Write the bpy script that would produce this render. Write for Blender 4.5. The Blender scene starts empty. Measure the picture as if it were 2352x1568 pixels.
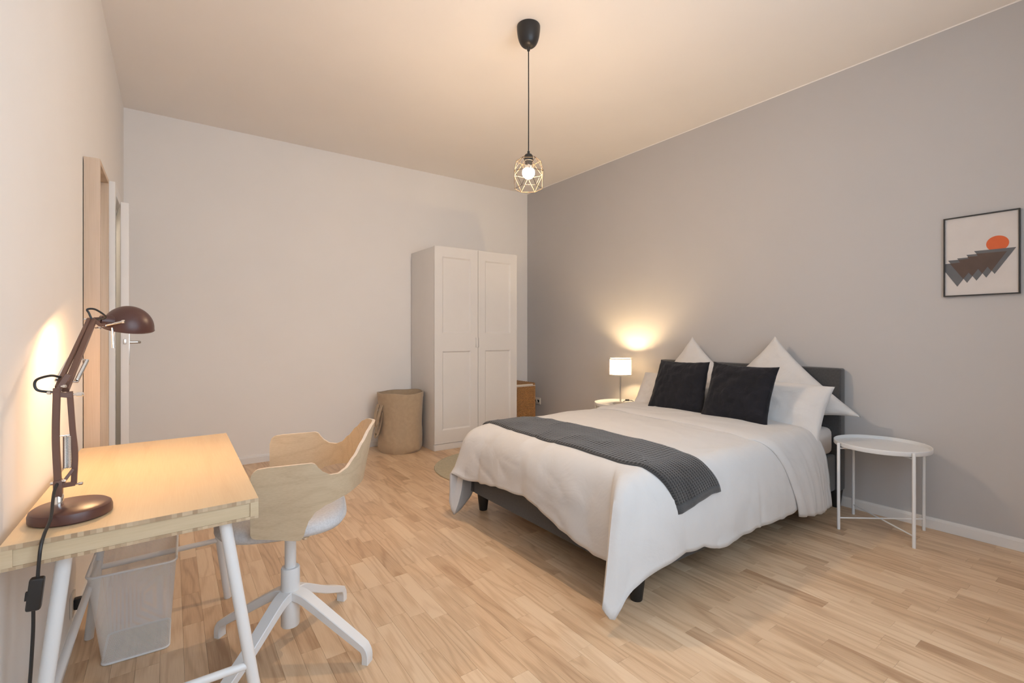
import bpy, bmesh, math, random
from mathutils import Vector, Matrix, noise
random.seed(7)
S = bpy.context.scene
COL = S.collection
PI = math.pi
# ------------------------------------------------------------------ camera
cam_d = bpy.data.cameras.new('camera'); cam = bpy.data.objects.new('camera', cam_d); COL.objects.link(cam)
cam.location = (0, 0, 1.15); cam.rotation_euler = (PI/2, 0, -math.radians(35.51))
cam_d.sensor_width = 36; cam_d.lens = 1095.5/2352*36; cam_d.shift_y = -16.7/2352; cam_d.clip_start = .02
S.camera = cam
# ------------------------------------------------------------------ world, exposure, window portals
DAY = 8.0
W = bpy.data.worlds.new('daylight'); S.world = W; W.use_nodes = True
bgn = W.node_tree.nodes['Background']; bgn.inputs[0].default_value = (.705, .835, 1.0, 1); bgn.inputs[1].default_value = DAY
S.view_settings.view_transform = 'Standard'; S.view_settings.look = 'None'
S.view_settings.gamma = 1; S.view_settings.use_curve_mapping = False
S.view_settings.exposure = 0.13
XL, XR, YB, YF, HC = -.307, 3.670, 4.810, -.44, 2.927
WINS = [(.06, 1.0), (1.16, 2.10)]; WZ0, WZ1 = .75, 2.62
for a, b in WINS:
    ld = bpy.data.lights.new('window_portal', 'AREA'); ld.shape = 'RECTANGLE'; ld.size = b-a; ld.size_y = WZ1-WZ0
    ld.cycles.is_portal = True
    lo = bpy.data.objects.new('window_portal', ld); COL.objects.link(lo)
    lo.location = ((a+b)/2, YF-.12, (WZ0+WZ1)/2); lo.rotation_euler = (PI/2, 0, 0)
PEND_COL, DESK_COL, BED_COL = (1.0, .713, .462), (1.0, .60, .30), (1.0, .70, .366)
E_PEND, E_DESK, E_BED = 860, 540, 900

# ------------------------------------------------------------------ materials
def new_mat(n):
    m = bpy.data.materials.new(n); m.use_nodes = True
    return m, m.node_tree, m.node_tree.nodes['Principled BSDF']
def nd(t, typ, **kw):
    n = t.nodes.new(typ)
    for k, v in kw.items(): setattr(n, k, v)
    return n
def math_n(t, op, a, b=None, clamp=False):
    n = nd(t, 'ShaderNodeMath', operation=op); n.use_clamp = clamp
    for i, v in enumerate((a, b)):
        if v is None: continue
        if isinstance(v, (int, float)): n.inputs[i].default_value = v
        else: t.links.new(v, n.inputs[i])
    return n.outputs[0]
def ramp(t, fac, stops):
    r = nd(t, 'ShaderNodeValToRGB'); e = r.color_ramp.elements
    while len(e) < len(stops): e.new(.5)
    for el, (p, c) in zip(e, stops): el.position = p; el.color = (*c, 1)
    t.links.new(fac, r.inputs[0]); return r.outputs[0]
def sc(c, k): return tuple(min(1, v*k) for v in c)
def plain(n, col, rough=.5, metal=0, var=.04, vs=6, bump=0, bs=200, bd=.002, spec=.5, stretch=(1, 1, 1), sheen=0):
    m, t, p = new_mat(n)
    p.inputs['Roughness'].default_value = rough; p.inputs['Metallic'].default_value = metal
    p.inputs['Specular IOR Level'].default_value = spec
    if sheen: p.inputs['Sheen Weight'].default_value = sheen
    tc = nd(t, 'ShaderNodeTexCoord'); mp = nd(t, 'ShaderNodeMapping'); mp.inputs['Scale'].default_value = stretch
    t.links.new(tc.outputs['Object'], mp.inputs[0])
    nz = nd(t, 'ShaderNodeTexNoise'); nz.inputs['Scale'].default_value = vs; nz.inputs['Detail'].default_value = 4
    t.links.new(mp.outputs[0], nz.inputs['Vector'])
    t.links.new(ramp(t, nz.outputs['Fac'], [(.3, sc(col, 1-var)), (.7, sc(col, 1+var))]), p.inputs['Base Color'])
    if bump:
        n2 = nd(t, 'ShaderNodeTexNoise'); n2.inputs['Scale'].default_value = bs; n2.inputs['Detail'].default_value = 3
        t.links.new(mp.outputs[0], n2.inputs['Vector'])
        b = nd(t, 'ShaderNodeBump'); b.inputs['Strength'].default_value = bump; b.inputs['Distance'].default_value = bd
        t.links.new(n2.outputs['Fac'], b.inputs['Height']); t.links.new(b.outputs[0], p.inputs['Normal'])
    return m
def wood(n, dark, mid, light, rough=.45, axis='Y', ring=38, fine=260, use_tone=False, contrast=1.0, dist=5.5):
    """long-grain wood: stretched noise rings plus fine pores along an axis, in object or world space"""
    m, t, p = new_mat(n); p.inputs['Roughness'].default_value = rough; p.inputs['Specular IOR Level'].default_value = .4
    q_ = .12 if use_tone else .07; st = {'X': (q_, 1, 1), 'Y': (1, q_, 1), 'Z': (1, 1, q_)}[axis]
    if use_tone:
        g = nd(t, 'ShaderNodeNewGeometry'); vec = g.outputs['Position']
        at = nd(t, 'ShaderNodeAttribute', attribute_name='tone'); sx = nd(t, 'ShaderNodeSeparateXYZ')
        t.links.new(at.outputs['Vector'], sx.inputs[0])
        off = nd(t, 'ShaderNodeCombineXYZ')
        for i in range(3): t.links.new(math_n(t, 'MULTIPLY', sx.outputs[1], (37.0, 91.0, 53.0)[i]), off.inputs[i])
        va = nd(t, 'ShaderNodeVectorMath', operation='ADD'); t.links.new(vec, va.inputs[0]); t.links.new(off.outputs[0], va.inputs[1])
        vec = va.outputs[0]
    else:
        tc = nd(t, 'ShaderNodeTexCoord'); vec = tc.outputs['Object']
    mp = nd(t, 'ShaderNodeMapping'); mp.inputs['Scale'].default_value = st; t.links.new(vec, mp.inputs[0])
    nz = nd(t, 'ShaderNodeTexNoise'); nz.inputs['Scale'].default_value = dist; nz.inputs['Detail'].default_value = 2.5; nz.inputs['Roughness'].default_value = .45
    t.links.new(mp.outputs[0], nz.inputs['Vector'])
    rings = math_n(t, 'SINE', math_n(t, 'MULTIPLY', nz.outputs['Fac'], ring*2))
    rings = math_n(t, 'MULTIPLY_ADD', rings, .5); rings.node.inputs[2].default_value = .5
    rings = math_n(t, 'POWER', rings, 2.2)
    fn = nd(t, 'ShaderNodeTexNoise'); fn.inputs['Scale'].default_value = fine; fn.inputs['Detail'].default_value = 2
    mp2 = nd(t, 'ShaderNodeMapping'); mp2.inputs['Scale'].default_value = tuple(v*.35 if v < 1 else v for v in st); t.links.new(vec, mp2.inputs[0])
    t.links.new(mp2.outputs[0], fn.inputs['Vector'])
    f = math_n(t, 'ADD', math_n(t, 'MULTIPLY', rings, .46*contrast), math_n(t, 'MULTIPLY', fn.outputs['Fac'], .5))
    if use_tone: f = math_n(t, 'ADD', f, math_n(t, 'MULTIPLY', math_n(t, 'SUBTRACT', sx.outputs[0], .5), .98))
    f = math_n(t, 'ADD', f, .04, clamp=True)
    c = ramp(t, f, [(.05, light), (.42, mid), (.95, dark)])
    t.links.new(c, p.inputs['Base Color'])
    b = nd(t, 'ShaderNodeBump'); b.inputs['Strength'].default_value = .08; b.inputs['Distance'].default_value = .001
    t.links.new(f, b.inputs['Height']); t.links.new(b.outputs[0], p.inputs['Normal'])
    return m
def emit(n, col, strength):
    m, t, p = new_mat(n); p.inputs['Base Color'].default_value = (*col, 1)
    p.inputs['Emission Color'].default_value = (*col, 1); p.inputs['Emission Strength'].default_value = strength
    return m
def cloth(n, col, fold=.25, fscale=5, weave=900, rough=.9, sheen=.15, var=.02):
    m, t, p = new_mat(n); p.inputs['Roughness'].default_value = rough; p.inputs['Specular IOR Level'].default_value = .2
    p.inputs['Sheen Weight'].default_value = sheen
    tc = nd(t, 'ShaderNodeTexCoord'); n1 = nd(t, 'ShaderNodeTexNoise'); n1.inputs['Scale'].default_value = fscale; n1.inputs['Detail'].default_value = 5; n1.inputs['Distortion'].default_value = .7
    n2 = nd(t, 'ShaderNodeTexNoise'); n2.inputs['Scale'].default_value = weave
    for k in (n1, n2): t.links.new(tc.outputs['Object'], k.inputs['Vector'])
    h = math_n(t, 'ADD', n1.outputs['Fac'], math_n(t, 'MULTIPLY', n2.outputs['Fac'], .03))
    b = nd(t, 'ShaderNodeBump'); b.inputs['Strength'].default_value = fold; b.inputs['Distance'].default_value = .02
    t.links.new(h, b.inputs['Height']); t.links.new(b.outputs[0], p.inputs['Normal'])
    t.links.new(ramp(t, n1.outputs['Fac'], [(.3, sc(col, 1-var)), (.7, sc(col, 1+var))]), p.inputs['Base Color'])
    return m
M = {}
M['wall'] = plain('white_wall_paint', (.86, .83, .80), .85, var=.012, vs=2, bump=.06, bs=120)
M['ceil'] = plain('ceiling_paint', (.90, .855, .81), .9, var=.01, vs=2)
M['grey_wall'] = plain('grey_wall_paint', (.52, .505, .50), .85, var=.012, vs=2, bump=.06, bs=120)
M['trim'] = plain('white_trim_paint', (.80, .78, .76), .45, var=.01)
M['floor'] = wood('oak_parquet', (.42, .26, .15), (.635, .44, .275), (.75, .56, .375), .36, 'Y', 30, 260, True, .62, 7.5)
M['joint'] = plain('parquet_joint', (.34, .22, .13), .8)
M['bamboo'] = wood('bamboo_top', (.55, .39, .22), (.64, .48, .29), (.69, .54, .34), .38, 'Y', 10, 330, contrast=.4, dist=14)
M['bamboo_side'] = wood('bamboo_side', (.47, .36, .22), (.58, .46, .30), (.64, .52, .36), .45, 'X', 10, 300, contrast=.4, dist=14)
M['oakply'] = wood('oak_veneer', (.36, .27, .17), (.50, .385, .255), (.58, .46, .315), .4, 'X', 20, 300, contrast=.38, dist=11)
M['plyedge'] = plain('plywood_edge', (.70, .58, .46), .5, var=.06, vs=40)
M['oakframe'] = wood('pale_oak', (.44, .31, .21), (.58, .44, .32), (.66, .52, .40), .5, 'Z', 12, 220, contrast=.6)
M['white_metal'] = plain('white_powder_coat', (.78, .78, .78), .35, var=.01)
M['black_metal'] = plain('black_metal', (.02, .02, .02), .45)
M['cage'] = plain('cage_wire', (.045, .030, .016), .7, spec=.15)
M['black_plastic'] = plain('black_plastic', (.018, .017, .017), .42)
M['chrome'] = plain('chrome', (.80, .79, .77), .14, 1)
M['steel'] = plain('brushed_steel', (.62, .60, .57), .3, 1)
M['brown'] = plain('dark_red_brown_lacquer', (.090, .036, .028), .36, spec=.5, var=.03)
M['brown_arm'] = plain('brown_arm_lacquer', (.15, .075, .052), .45, var=.03)
M['brown_in'] = plain('shade_inside_white', (.8, .78, .74), .5)
M['white_lam'] = plain('white_laminate', (.76, .74, .72), .42, var=.01)
M['linen'] = plain('beige_linen', (.46, .35, .235), .95, var=.05, vs=30, bump=.35, bs=420, bd=.002, sheen=.2)
M['rug'] = plain('pale_rug', (.47, .43, .32), 1, var=.10, vs=60, bump=.5, bs=260, bd=.004)
M['charcoal'] = plain('charcoal_upholstery', (.058, .058, .060), .9, var=.14, vs=90, bump=.3, bs=500, bd=.001, sheen=.3)
M['bedleg'] = plain('black_bed_leg', (.014, .013, .013), .5)
M['sheet'] = cloth('fitted_sheet', (.70, .67, .65), .15, 6)
M['duvet'] = cloth('white_duvet_cotton', (.625, .612, .602), .40, 5)
M['pillow'] = cloth('white_pillow_cotton', (.64, .625, .615), .55, 8)
M['velvet'] = cloth('navy_black_velvet', (.010, .010, .014), .6, 11, rough=.8, sheen=.14, var=.25)
M['seat'] = plain('light_grey_seat_fabric', (.60, .60, .61), .95, var=.09, vs=160, bump=.4, bs=380, bd=.0015)
M['wicker'] = plain('wicker', (.38, .20, .075), .55, var=.30, vs=70, stretch=(1, 1, 3))
M['ivory'] = plain('ivory_plastic', (.74, .68, .60), .4)
M['paper'] = plain('print_paper', (.64, .60, .575), .8, var=.03, vs=9)
M['slate'] = plain('print_slate', (.13, .135, .145), .8, var=.05, vs=30)
M['umber'] = plain('print_umber', (.105, .072, .060), .8, var=.05, vs=30)
M['orange'] = plain('print_orange', (.66, .135, .045), .8, var=.03, vs=30)
M['bulb_p'] = emit('pendant_bulb', PEND_COL, E_PEND)
M['bulb_d'] = emit('desk_bulb', DESK_COL, E_DESK)
M['bulb_b'] = emit('bedside_bulb', BED_COL, E_BED)
m, t, p = new_mat('mirror_glass'); p.inputs['Metallic'].default_value = 1; p.inputs['Roughness'].default_value = .03; p.inputs['Base Color'].default_value = (.85, .87, .86, 1); M['mirror'] = m
# window glass: nearly clear with a weak reflection
m, t, p = new_mat('window_glass'); o = t.nodes['Material Output']; tr = nd(t, 'ShaderNodeBsdfTransparent'); gl = nd(t, 'ShaderNodeBsdfGlossy'); gl.inputs['Roughness'].default_value = .02
tr.inputs[0].default_value = (.93, .95, .95, 1); mx = nd(t, 'ShaderNodeMixShader'); mx.inputs[0].default_value = .06
t.links.new(tr.outputs[0], mx.inputs[1]); t.links.new(gl.outputs[0], mx.inputs[2]); t.links.new(mx.outputs[0], o.inputs[0]); M['glass'] = m
# lamp shade fabric: diffuse and translucent
m, t, p = new_mat('lamp_shade_fabric'); o = t.nodes['Material Output']; df = nd(t, 'ShaderNodeBsdfDiffuse'); tl = nd(t, 'ShaderNodeBsdfTranslucent')
df.inputs[0].default_value = (.82, .79, .74, 1); tl.inputs[0].default_value = (.82, .77, .68, 1); mx = nd(t, 'ShaderNodeMixShader'); mx.inputs[0].default_value = .80
t.links.new(df.outputs[0], mx.inputs[1]); t.links.new(tl.outputs[0], mx.inputs[2]); t.links.new(mx.outputs[0], o.inputs[0]); M['shade'] = m
# wire mesh of the waste bin: holes in a sheet
m, t, p = new_mat('white_wire_mesh'); o = t.nodes['Material Output']; p.inputs['Base Color'].default_value = (.80, .80, .80, 1); p.inputs['Roughness'].default_value = .4
uv = nd(t, 'ShaderNodeUVMap', uv_map='UVMap'); mp = nd(t, 'ShaderNodeMapping'); mp.inputs['Rotation'].default_value = (0, 0, PI/4); mp.inputs['Scale'].default_value = (1, 1, 1)
t.links.new(uv.outputs[0], mp.inputs[0]); sx = nd(t, 'ShaderNodeSeparateXYZ'); t.links.new(mp.outputs[0], sx.inputs[0])
hs = []
for i in (0, 1):
    fr = math_n(t, 'FRACT', math_n(t, 'MULTIPLY', sx.outputs[i], 300.0)); hs.append(math_n(t, 'GREATER_THAN', fr, .31))
hole = math_n(t, 'MULTIPLY', hs[0], hs[1]); tr = nd(t, 'ShaderNodeBsdfTransparent'); mx = nd(t, 'ShaderNodeMixShader')
t.links.new(hole, mx.inputs[0]); t.links.new(p.outputs[0], mx.inputs[1]); t.links.new(tr.outputs[0], mx.inputs[2]); t.links.new(mx.outputs[0], o.inputs[0]); M['mesh'] = m
# waffle weave of the throw: relief from a grid in the throw's own surface coordinates
m, t, p = new_mat('waffle_weave'); p.inputs['Roughness'].default_value = .95; p.inputs['Sheen Weight'].default_value = .3
uv = nd(t, 'ShaderNodeUVMap', uv_map='UVMap'); sx = nd(t, 'ShaderNodeSeparateXYZ'); t.links.new(uv.outputs[0], sx.inputs[0])
ws = [math_n(t, 'ABSOLUTE', math_n(t, 'SINE', math_n(t, 'MULTIPLY', sx.outputs[i], PI/.0185))) for i in (0, 1)]
pit = math_n(t, 'MULTIPLY', ws[0], ws[1])
b = nd(t, 'ShaderNodeBump'); b.inputs['Strength'].default_value = .7; b.inputs['Distance'].default_value = .005; b.invert = True
t.links.new(pit, b.inputs['Height']); t.links.new(b.outputs[0], p.inputs['Normal'])
t.links.new(ramp(t, pit, [(.25, (.050, .048, .047)), (.85, (.020, .0195, .020))]), p.inputs['Base Color']); M['waffle'] = m
# end grain of the bamboo boards: short blocks along the edge
m, t, p = new_mat('bamboo_end_grain'); p.inputs['Roughness'].default_value = .6; tc = nd(t, 'ShaderNodeTexCoord')
wn = nd(t, 'ShaderNodeTexWhiteNoise', noise_dimensions='1D'); sx = nd(t, 'ShaderNodeSeparateXYZ'); t.links.new(tc.outputs['Object'], sx.inputs[0])
ad = math_n(t, 'ADD', math_n(t, 'MULTIPLY', sx.outputs[0], 95.0), math_n(t, 'MULTIPLY', sx.outputs[1], 0.0))
t.links.new(math_n(t, 'FLOOR', ad), wn.inputs['W'])
t.links.new(ramp(t, wn.outputs[0], [(0, (.36, .25, .15)), (1, (.58, .45, .30))]), p.inputs['Base Color']); M['endgrain'] = m

# ------------------------------------------------------------------ mesh helpers
class MB:
    def __init__(s): s.v = []; s.f = []; s.uv = None
    def add(s, vs, fs):
        o = len(s.v); s.v += [tuple(q) for q in vs]; s.f += [tuple(i+o for i in f) for f in fs]; return s
    def box(s, x0, x1, y0, y1, z0, z1, bev=0, seg=2, mat=None):
        if not bev:
            vs = [(x, y, z) for z in (z0, z1) for x, y in ((x0, y0), (x1, y0), (x1, y1), (x0, y1))]
            fs = [(3, 2, 1, 0), (4, 5, 6, 7), (0, 1, 5, 4), (1, 2, 6, 5), (2, 3, 7, 6), (3, 0, 4, 7)]
        else:
            bm = bmesh.new(); bmesh.ops.create_cube(bm, size=1)
            for v in bm.verts: v.co = Vector(((x0+x1)/2+v.co.x*(x1-x0), (y0+y1)/2+v.co.y*(y1-y0), (z0+z1)/2+v.co.z*(z1-z0)))
            bmesh.ops.bevel(bm, geom=bm.edges[:]+bm.verts[:], offset=bev, segments=seg, profile=.6, affect='EDGES')
            bm.verts.index_update(); vs = [v.co.copy() for v in bm.verts]; fs = [[v.index for v in f.verts] for f in bm.faces]; bm.free()
        if mat is not None: vs = [mat @ Vector(v) for v in vs]
        return s.add(vs, fs)
    def tube(s, pts, r, n=10, cap=True):
        pts = [Vector(q) for q in pts]; k = len(pts); rs = r if isinstance(r, (list, tuple)) else [r]*k
        vs = []; up = None
        for i, q in enumerate(pts):
            d = (pts[min(i+1, k-1)]-pts[max(i-1, 0)]).normalized()
            if up is None: up = d.orthogonal().normalized()
            up = (up-d*up.dot(d)); up = up.normalized() if up.length > 1e-6 else d.orthogonal().normalized()
            w = d.cross(up)
            vs += [q+(up*math.cos(a)+w*math.sin(a))*rs[i] for a in (2*PI*j/n for j in range(n))]
        fs = [(i*n+j, i*n+(j+1) % n, (i+1)*n+(j+1) % n, (i+1)*n+j) for i in range(k-1) for j in range(n)]
        if cap: fs += [tuple(range(n))[::-1], tuple((k-1)*n+j for j in range(n))]
        return s.add(vs, fs)
    def lathe(s, prof, n=32, c=(0, 0, 0), mat=None, close=True):
        k = len(prof); vs = [(r*math.cos(2*PI*j/n), r*math.sin(2*PI*j/n), z) for r, z in prof for j in range(n)]
        fs = [(i*n+j, i*n+(j+1) % n, (i+1)*n+(j+1) % n, (i+1)*n+j) for i in range(k-1) for j in range(n)]
        if close:
            if prof[0][0] > 1e-6: fs.append(tuple(range(n))[::-1])
            if prof[-1][0] > 1e-6: fs.append(tuple((k-1)*n+j for j in range(n)))
        if mat is not None: vs = [mat @ Vector(v) for v in vs]
        else: vs = [(v[0]+c[0], v[1]+c[1], v[2]+c[2]) for v in vs]
        return s.add(vs, fs)
    def bar(s, pts, w, h, side, taper=None):
        """rectangular bar swept along pts; side = the direction of its width"""
        pts = [Vector(q) for q in pts]; k = len(pts); sd = Vector(side).normalized(); vs = []
        for i, q in enumerate(pts):
            d = (pts[min(i+1, k-1)]-pts[max(i-1, 0)]).normalized(); u = d.cross(sd).normalized()
            f = taper[i] if taper else 1; a, b = w*f/2, h*f/2
            c = .16*min(a, b)
            for x, y in ((a-c, b), (-a+c, b), (-a, b-c), (-a, -b+c), (-a+c, -b), (a-c, -b), (a, -b+c), (a, b-c)): vs.append(q+sd*x+u*y)
        n = 8
        fs = [(i*n+j, i*n+(j+1) % n, (i+1)*n+(j+1) % n, (i+1)*n+j) for i in range(k-1) for j in range(n)]
        fs += [tuple(range(n))[::-1], tuple((k-1)*n+j for j in range(n))]
        return s.add(vs, fs)
    def prism(s, poly, h, mat):
        """polygon in xy extruded by h in z, moved by mat"""
        n = len(poly); vs = [mat @ Vector((x, y, z)) for z in (0, h) for x, y in poly]
        fs = [tuple(range(n))[::-1], tuple(range(n, 2*n))]+[(i, (i+1) % n, n+(i+1) % n, n+i) for i in range(n)]
        return s.add(vs, fs)
    def grid(s, fn, nu, nv):
        return s.add([fn(i/nu, j/nv) for i in range(nu+1) for j in range(nv+1)],
                     [(i*(nv+1)+j, (i+1)*(nv+1)+j, (i+1)*(nv+1)+j+1, i*(nv+1)+j+1) for i in range(nu) for j in range(nv)])
    def build(s, name, mat, parent=None, smooth=35, origin=None, fix=True):
        me = bpy.data.meshes.new(name)
        vs = s.v if origin is None else [tuple(Vector(v)-Vector(origin)) for v in s.v]
        me.from_pydata(vs, [], s.f)
        if fix:
            bm = bmesh.new(); bm.from_mesh(me); bmesh.ops.recalc_face_normals(bm, faces=bm.faces[:]); bm.to_mesh(me); bm.free()
        if smooth:
            me.shade_smooth(); me.set_sharp_from_angle(angle=math.radians(smooth))
        for q in (mat if isinstance(mat, list) else [mat]): me.materials.append(q)
        o = bpy.data.objects.new(name, me); COL.objects.link(o)
        if origin is not None: o.location = origin
        if parent is not None:
            o.parent = parent
            if origin is None: o.location = Vector((0, 0, 0))
            o.matrix_parent_inverse = Matrix.Translation(parent.location).inverted() if not parent.get('_local') else Matrix()
        return o
def tag(o, label, cat, group=None):
    o['label'] = label; o['category'] = cat
    if group: o['group'] = group
    return o
def thing(name, label, cat, loc=(0, 0, 0), group=None):
    o = bpy.data.objects.new(name, None); COL.objects.link(o); o.location = loc; o.empty_display_size = .1
    return tag(o, label, cat, group)
def struct(name, mb, mat, **k):
    o = mb.build(name, mat, **k); o['kind'] = 'structure'; return o
def lerp(a, b, t): return a+(b-a)*t
def table(x, tb):
    if x <= tb[0][0]: return tb[0][1]
    for (a, p), (b, q) in zip(tb, tb[1:]):
        if x <= b:
            u = (x-a)/(b-a); u = u*u*(3-2*u)*.5+u*.5
            return lerp(p, q, u)
    return tb[-1][1]
def bez(p0, p1, p2, p3, t):
    u = 1-t; return p0*u**3+p1*3*u*u*t+p2*3*u*t*t+p3*t**3
def smooth_path(pts, n=8):
    P = [Vector(q) for q in pts]; P = [P[0]*2-P[1]]+P+[P[-1]*2-P[-2]]; out = []
    for i in range(1, len(P)-2):
        for k in range(n):
            t = k/n; a, b, c, d = P[i-1:i+3]
            out.append(.5*((2*b)+(c-a)*t+(2*a-5*b+4*c-d)*t*t+(3*b-a-3*c+d)*t**3))
    return out+[P[-2]]
def nz(x, y, z=0): return noise.noise(Vector((x, y, z)))

# ------------------------------------------------------------------ room shell
struct('ceiling', MB().box(XL-.2, XR+.2, YF-.2, YB+.2, HC, HC+.12), M['ceil'], smooth=0)
struct('wall_back', MB().box(XL-.2, XR+.2, YB, YB+.15, 0, HC), M['wall'], smooth=0)
struct('wall_right', MB().box(XR, XR+.15, YF-.2, YB, 0, HC), M['grey_wall'], smooth=0)
DY0, DY1, DZ = 3.80, 4.62, 2.0
wl = MB().box(XL-.15, XL, YF-.2, DY0, 0, HC).box(XL-.15, XL, DY1, YB, 0, HC).box(XL-.15, XL, DY0, DY1, DZ, HC)
struct('wall_left', wl, M['wall'], smooth=0)
wf = MB().box(XL, WINS[0][0], YF-.2, YF, 0, HC).box(WINS[0][1], WINS[1][0], YF-.2, YF, 0, HC).box(WINS[1][1], XR, YF-.2, YF, 0, HC)
for a, b in WINS: wf.box(a, b, YF-.2, YF, 0, WZ0).box(a, b, YF-.2, YF, WZ1, HC)
struct('wall_front', wf, M['wall'], smooth=0)
for i, (a, b) in enumerate(WINS):
    fr = MB(); y0, y1 = YF-.10, YF-.04; w = .06
    fr.box(a, a+w, y0, y1, WZ0, WZ1).box(b-w, b, y0, y1, WZ0, WZ1).box(a+w, b-w, y0, y1, WZ0, WZ0+w).box(a+w, b-w, y0, y1, WZ1-w, WZ1)
    c = (a+b)/2; fr.box(c-.045, c+.045, y0, y1, WZ0+w, WZ1-w)
    wo = struct('window_%d' % (i+1), fr, M['trim'], smooth=0)
    MB().box(a+w, c-.045, YF-.075, YF-.07, WZ0+w, WZ1-w).build('pane', M['glass'], wo, smooth=0)
    MB().box(c+.045, b-w, YF-.075, YF-.07, WZ0+w, WZ1-w).build('pane', M['glass'], wo, smooth=0)
    MB().box(a-.04, b+.04, YF, YF+.05, WZ0-.035, WZ0, .006).build('window_sill', M['trim'], wo)
# hallway behind the door that stands ajar
struct('wall_hallway', MB().box(XL-1.3, XL-1.2, DY0-.6, YB+.2, 0, 2.6).box(XL-1.2, XL-.15, DY0-.7, DY0-.6, 0, 2.6).box(XL-1.2, XL-.2, YB+.1, YB+.2, 0, 2.6).box(XL-1.3, XL-.2, DY0-.7, YB+.2, 2.6, 2.7), M['wall'], smooth=0)
hl = bpy.data.lights.new('hallway_fill_light', 'POINT'); hl.energy = 9; hl.color = (1, .86, .68); hl.shadow_soft_size = .12  # unseen light with no fixture, added so the door gap is not black
ho = bpy.data.objects.new('hallway_fill_light', hl); COL.objects.link(ho); ho.location = (XL-.7, 4.25, 2.35)
struct('floor_hallway', MB().box(XL-1.3, XL-.15, DY0-.7, YB+.2, -.12, -.002), M['joint'], smooth=0)

# parquet: every strip a piece; the 300 that show largest are objects, the rest one part
fl = struct('floor', MB().box(XL-.15, XR+.15, YF-.2, YB+.15, -.12, -.004), M['joint'], smooth=0)
F, V0, TH = 1095.5, 767.3, math.radians(35.51); cT, sT = math.cos(TH), math.sin(TH)
def px(x, y, z):
    r = x*cT-y*sT; Z = x*sT+y*cT
    return (1176+F*r/Z, V0-F*(z-1.15)/Z, Z) if Z > .05 else (-9999, -9999, Z)
SW = .0685; planks = []; nx = int((XR-XL)/SW)+1; rnd = random.Random(3)
for i in range(nx):
    x0 = XL+i*SW; x1 = min(x0+SW, XR); y = YF-rnd.uniform(0, .4)
    if x1-x0 < .01: continue
    while y < YB:
        L = rnd.choice((.27, .31, .36, .41, .46)); a, b = max(y, YF), min(y+L, YB); y += L
        if b-a > .01: planks.append((x0, x1, a, b, (min(1, max(0, rnd.gauss(.48, .16))), rnd.random(), rnd.random())))
def show(pk):
    x0, x1, a, b, _ = pk; u, v, Z = px((x0+x1)/2, (a+b)/2, 0)
    return (b-a)/Z**3 if -80 < u < 2430 and 700 < v < 1640 and Z > .3 else 0
planks.sort(key=show, reverse=True)
def plank_mesh(name, items, origin=None):
    me = bpy.data.meshes.new(name); vs, fs, tn = [], [], []
    g = .0002; e = .0005
    for x0, x1, a, b, tone in items:
        o = len(vs); ox, oy = origin or (0, 0)
        for z, q in ((-.006, g), (-.0004, g), (0, g+e)):
            vs += [(x0+q-ox, a+q-oy, z), (x1-q-ox, a+q-oy, z), (x1-q-ox, b-q-oy, z), (x0+q-ox, b-q-oy, z)]
        ff = [(8, 9, 10, 11)]+[(k*4+j, k*4+(j+1) % 4, k*4+4+(j+1) % 4, k*4+4+j) for k in (0, 1) for j in range(4)]
        fs += [tuple(i+o for i in f) for f in ff]; tn += [tone]*12
    me.from_pydata(vs, [], fs); at = me.attributes.new('tone', 'FLOAT_VECTOR', 'POINT')
    at.data.foreach_set('vector', [c for q in tn for c in q]); me.materials.append(M['floor']); return me
for pk in planks[:300]:
    c = ((pk[0]+pk[1])/2, (pk[2]+pk[3])/2); o = bpy.data.objects.new('floor_strip', plank_mesh('floor_strip', [pk], c))
    o.location = (*c, 0); o.parent = fl; COL.objects.link(o)
o = bpy.data.objects.new('floor_strips', plank_mesh('floor_strips', planks[300:])); o.parent = fl; o['kind'] = 'stuff'; COL.objects.link(o)

# baseboards: rounded top edge and a groove
def base(name, p, q, inward):
    """runs from p to q, profile pushed inward"""
    p, q, n = Vector((*p, 0)), Vector((*q, 0)), Vector((*inward, 0))
    prof = [(0, 0), (.013, 0), (.013, .05), (.011, .052), (.011, .058), (.008, .065), (0, .066)]
    k = len(prof); vs = [e+n*d+Vector((0, 0, z)) for e in (p, q) for d, z in prof]
    fs = [(i, (i+1) % k, k+(i+1) % k, k+i) for i in range(k)]+[tuple(range(k)), tuple(range(k, 2*k))[::-1]]
    return struct(name, MB().add(vs, fs), M['trim'], smooth=30)
struct('trim_2', MB().box(XR-.0015, XR, YF, YB, HC-.007, HC), M['ceil'], smooth=0)
base('baseboard_right', (XR, YF), (XR, YB), (-1, 0)); base('baseboard_back', (XL, YB), (XR, YB), (0, -1))
base('baseboard_left', (XL, YF), (XL, 3.71), (1, 0)); base('baseboard_front', (XL, YF), (XR, YF), (0, 1))
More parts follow.
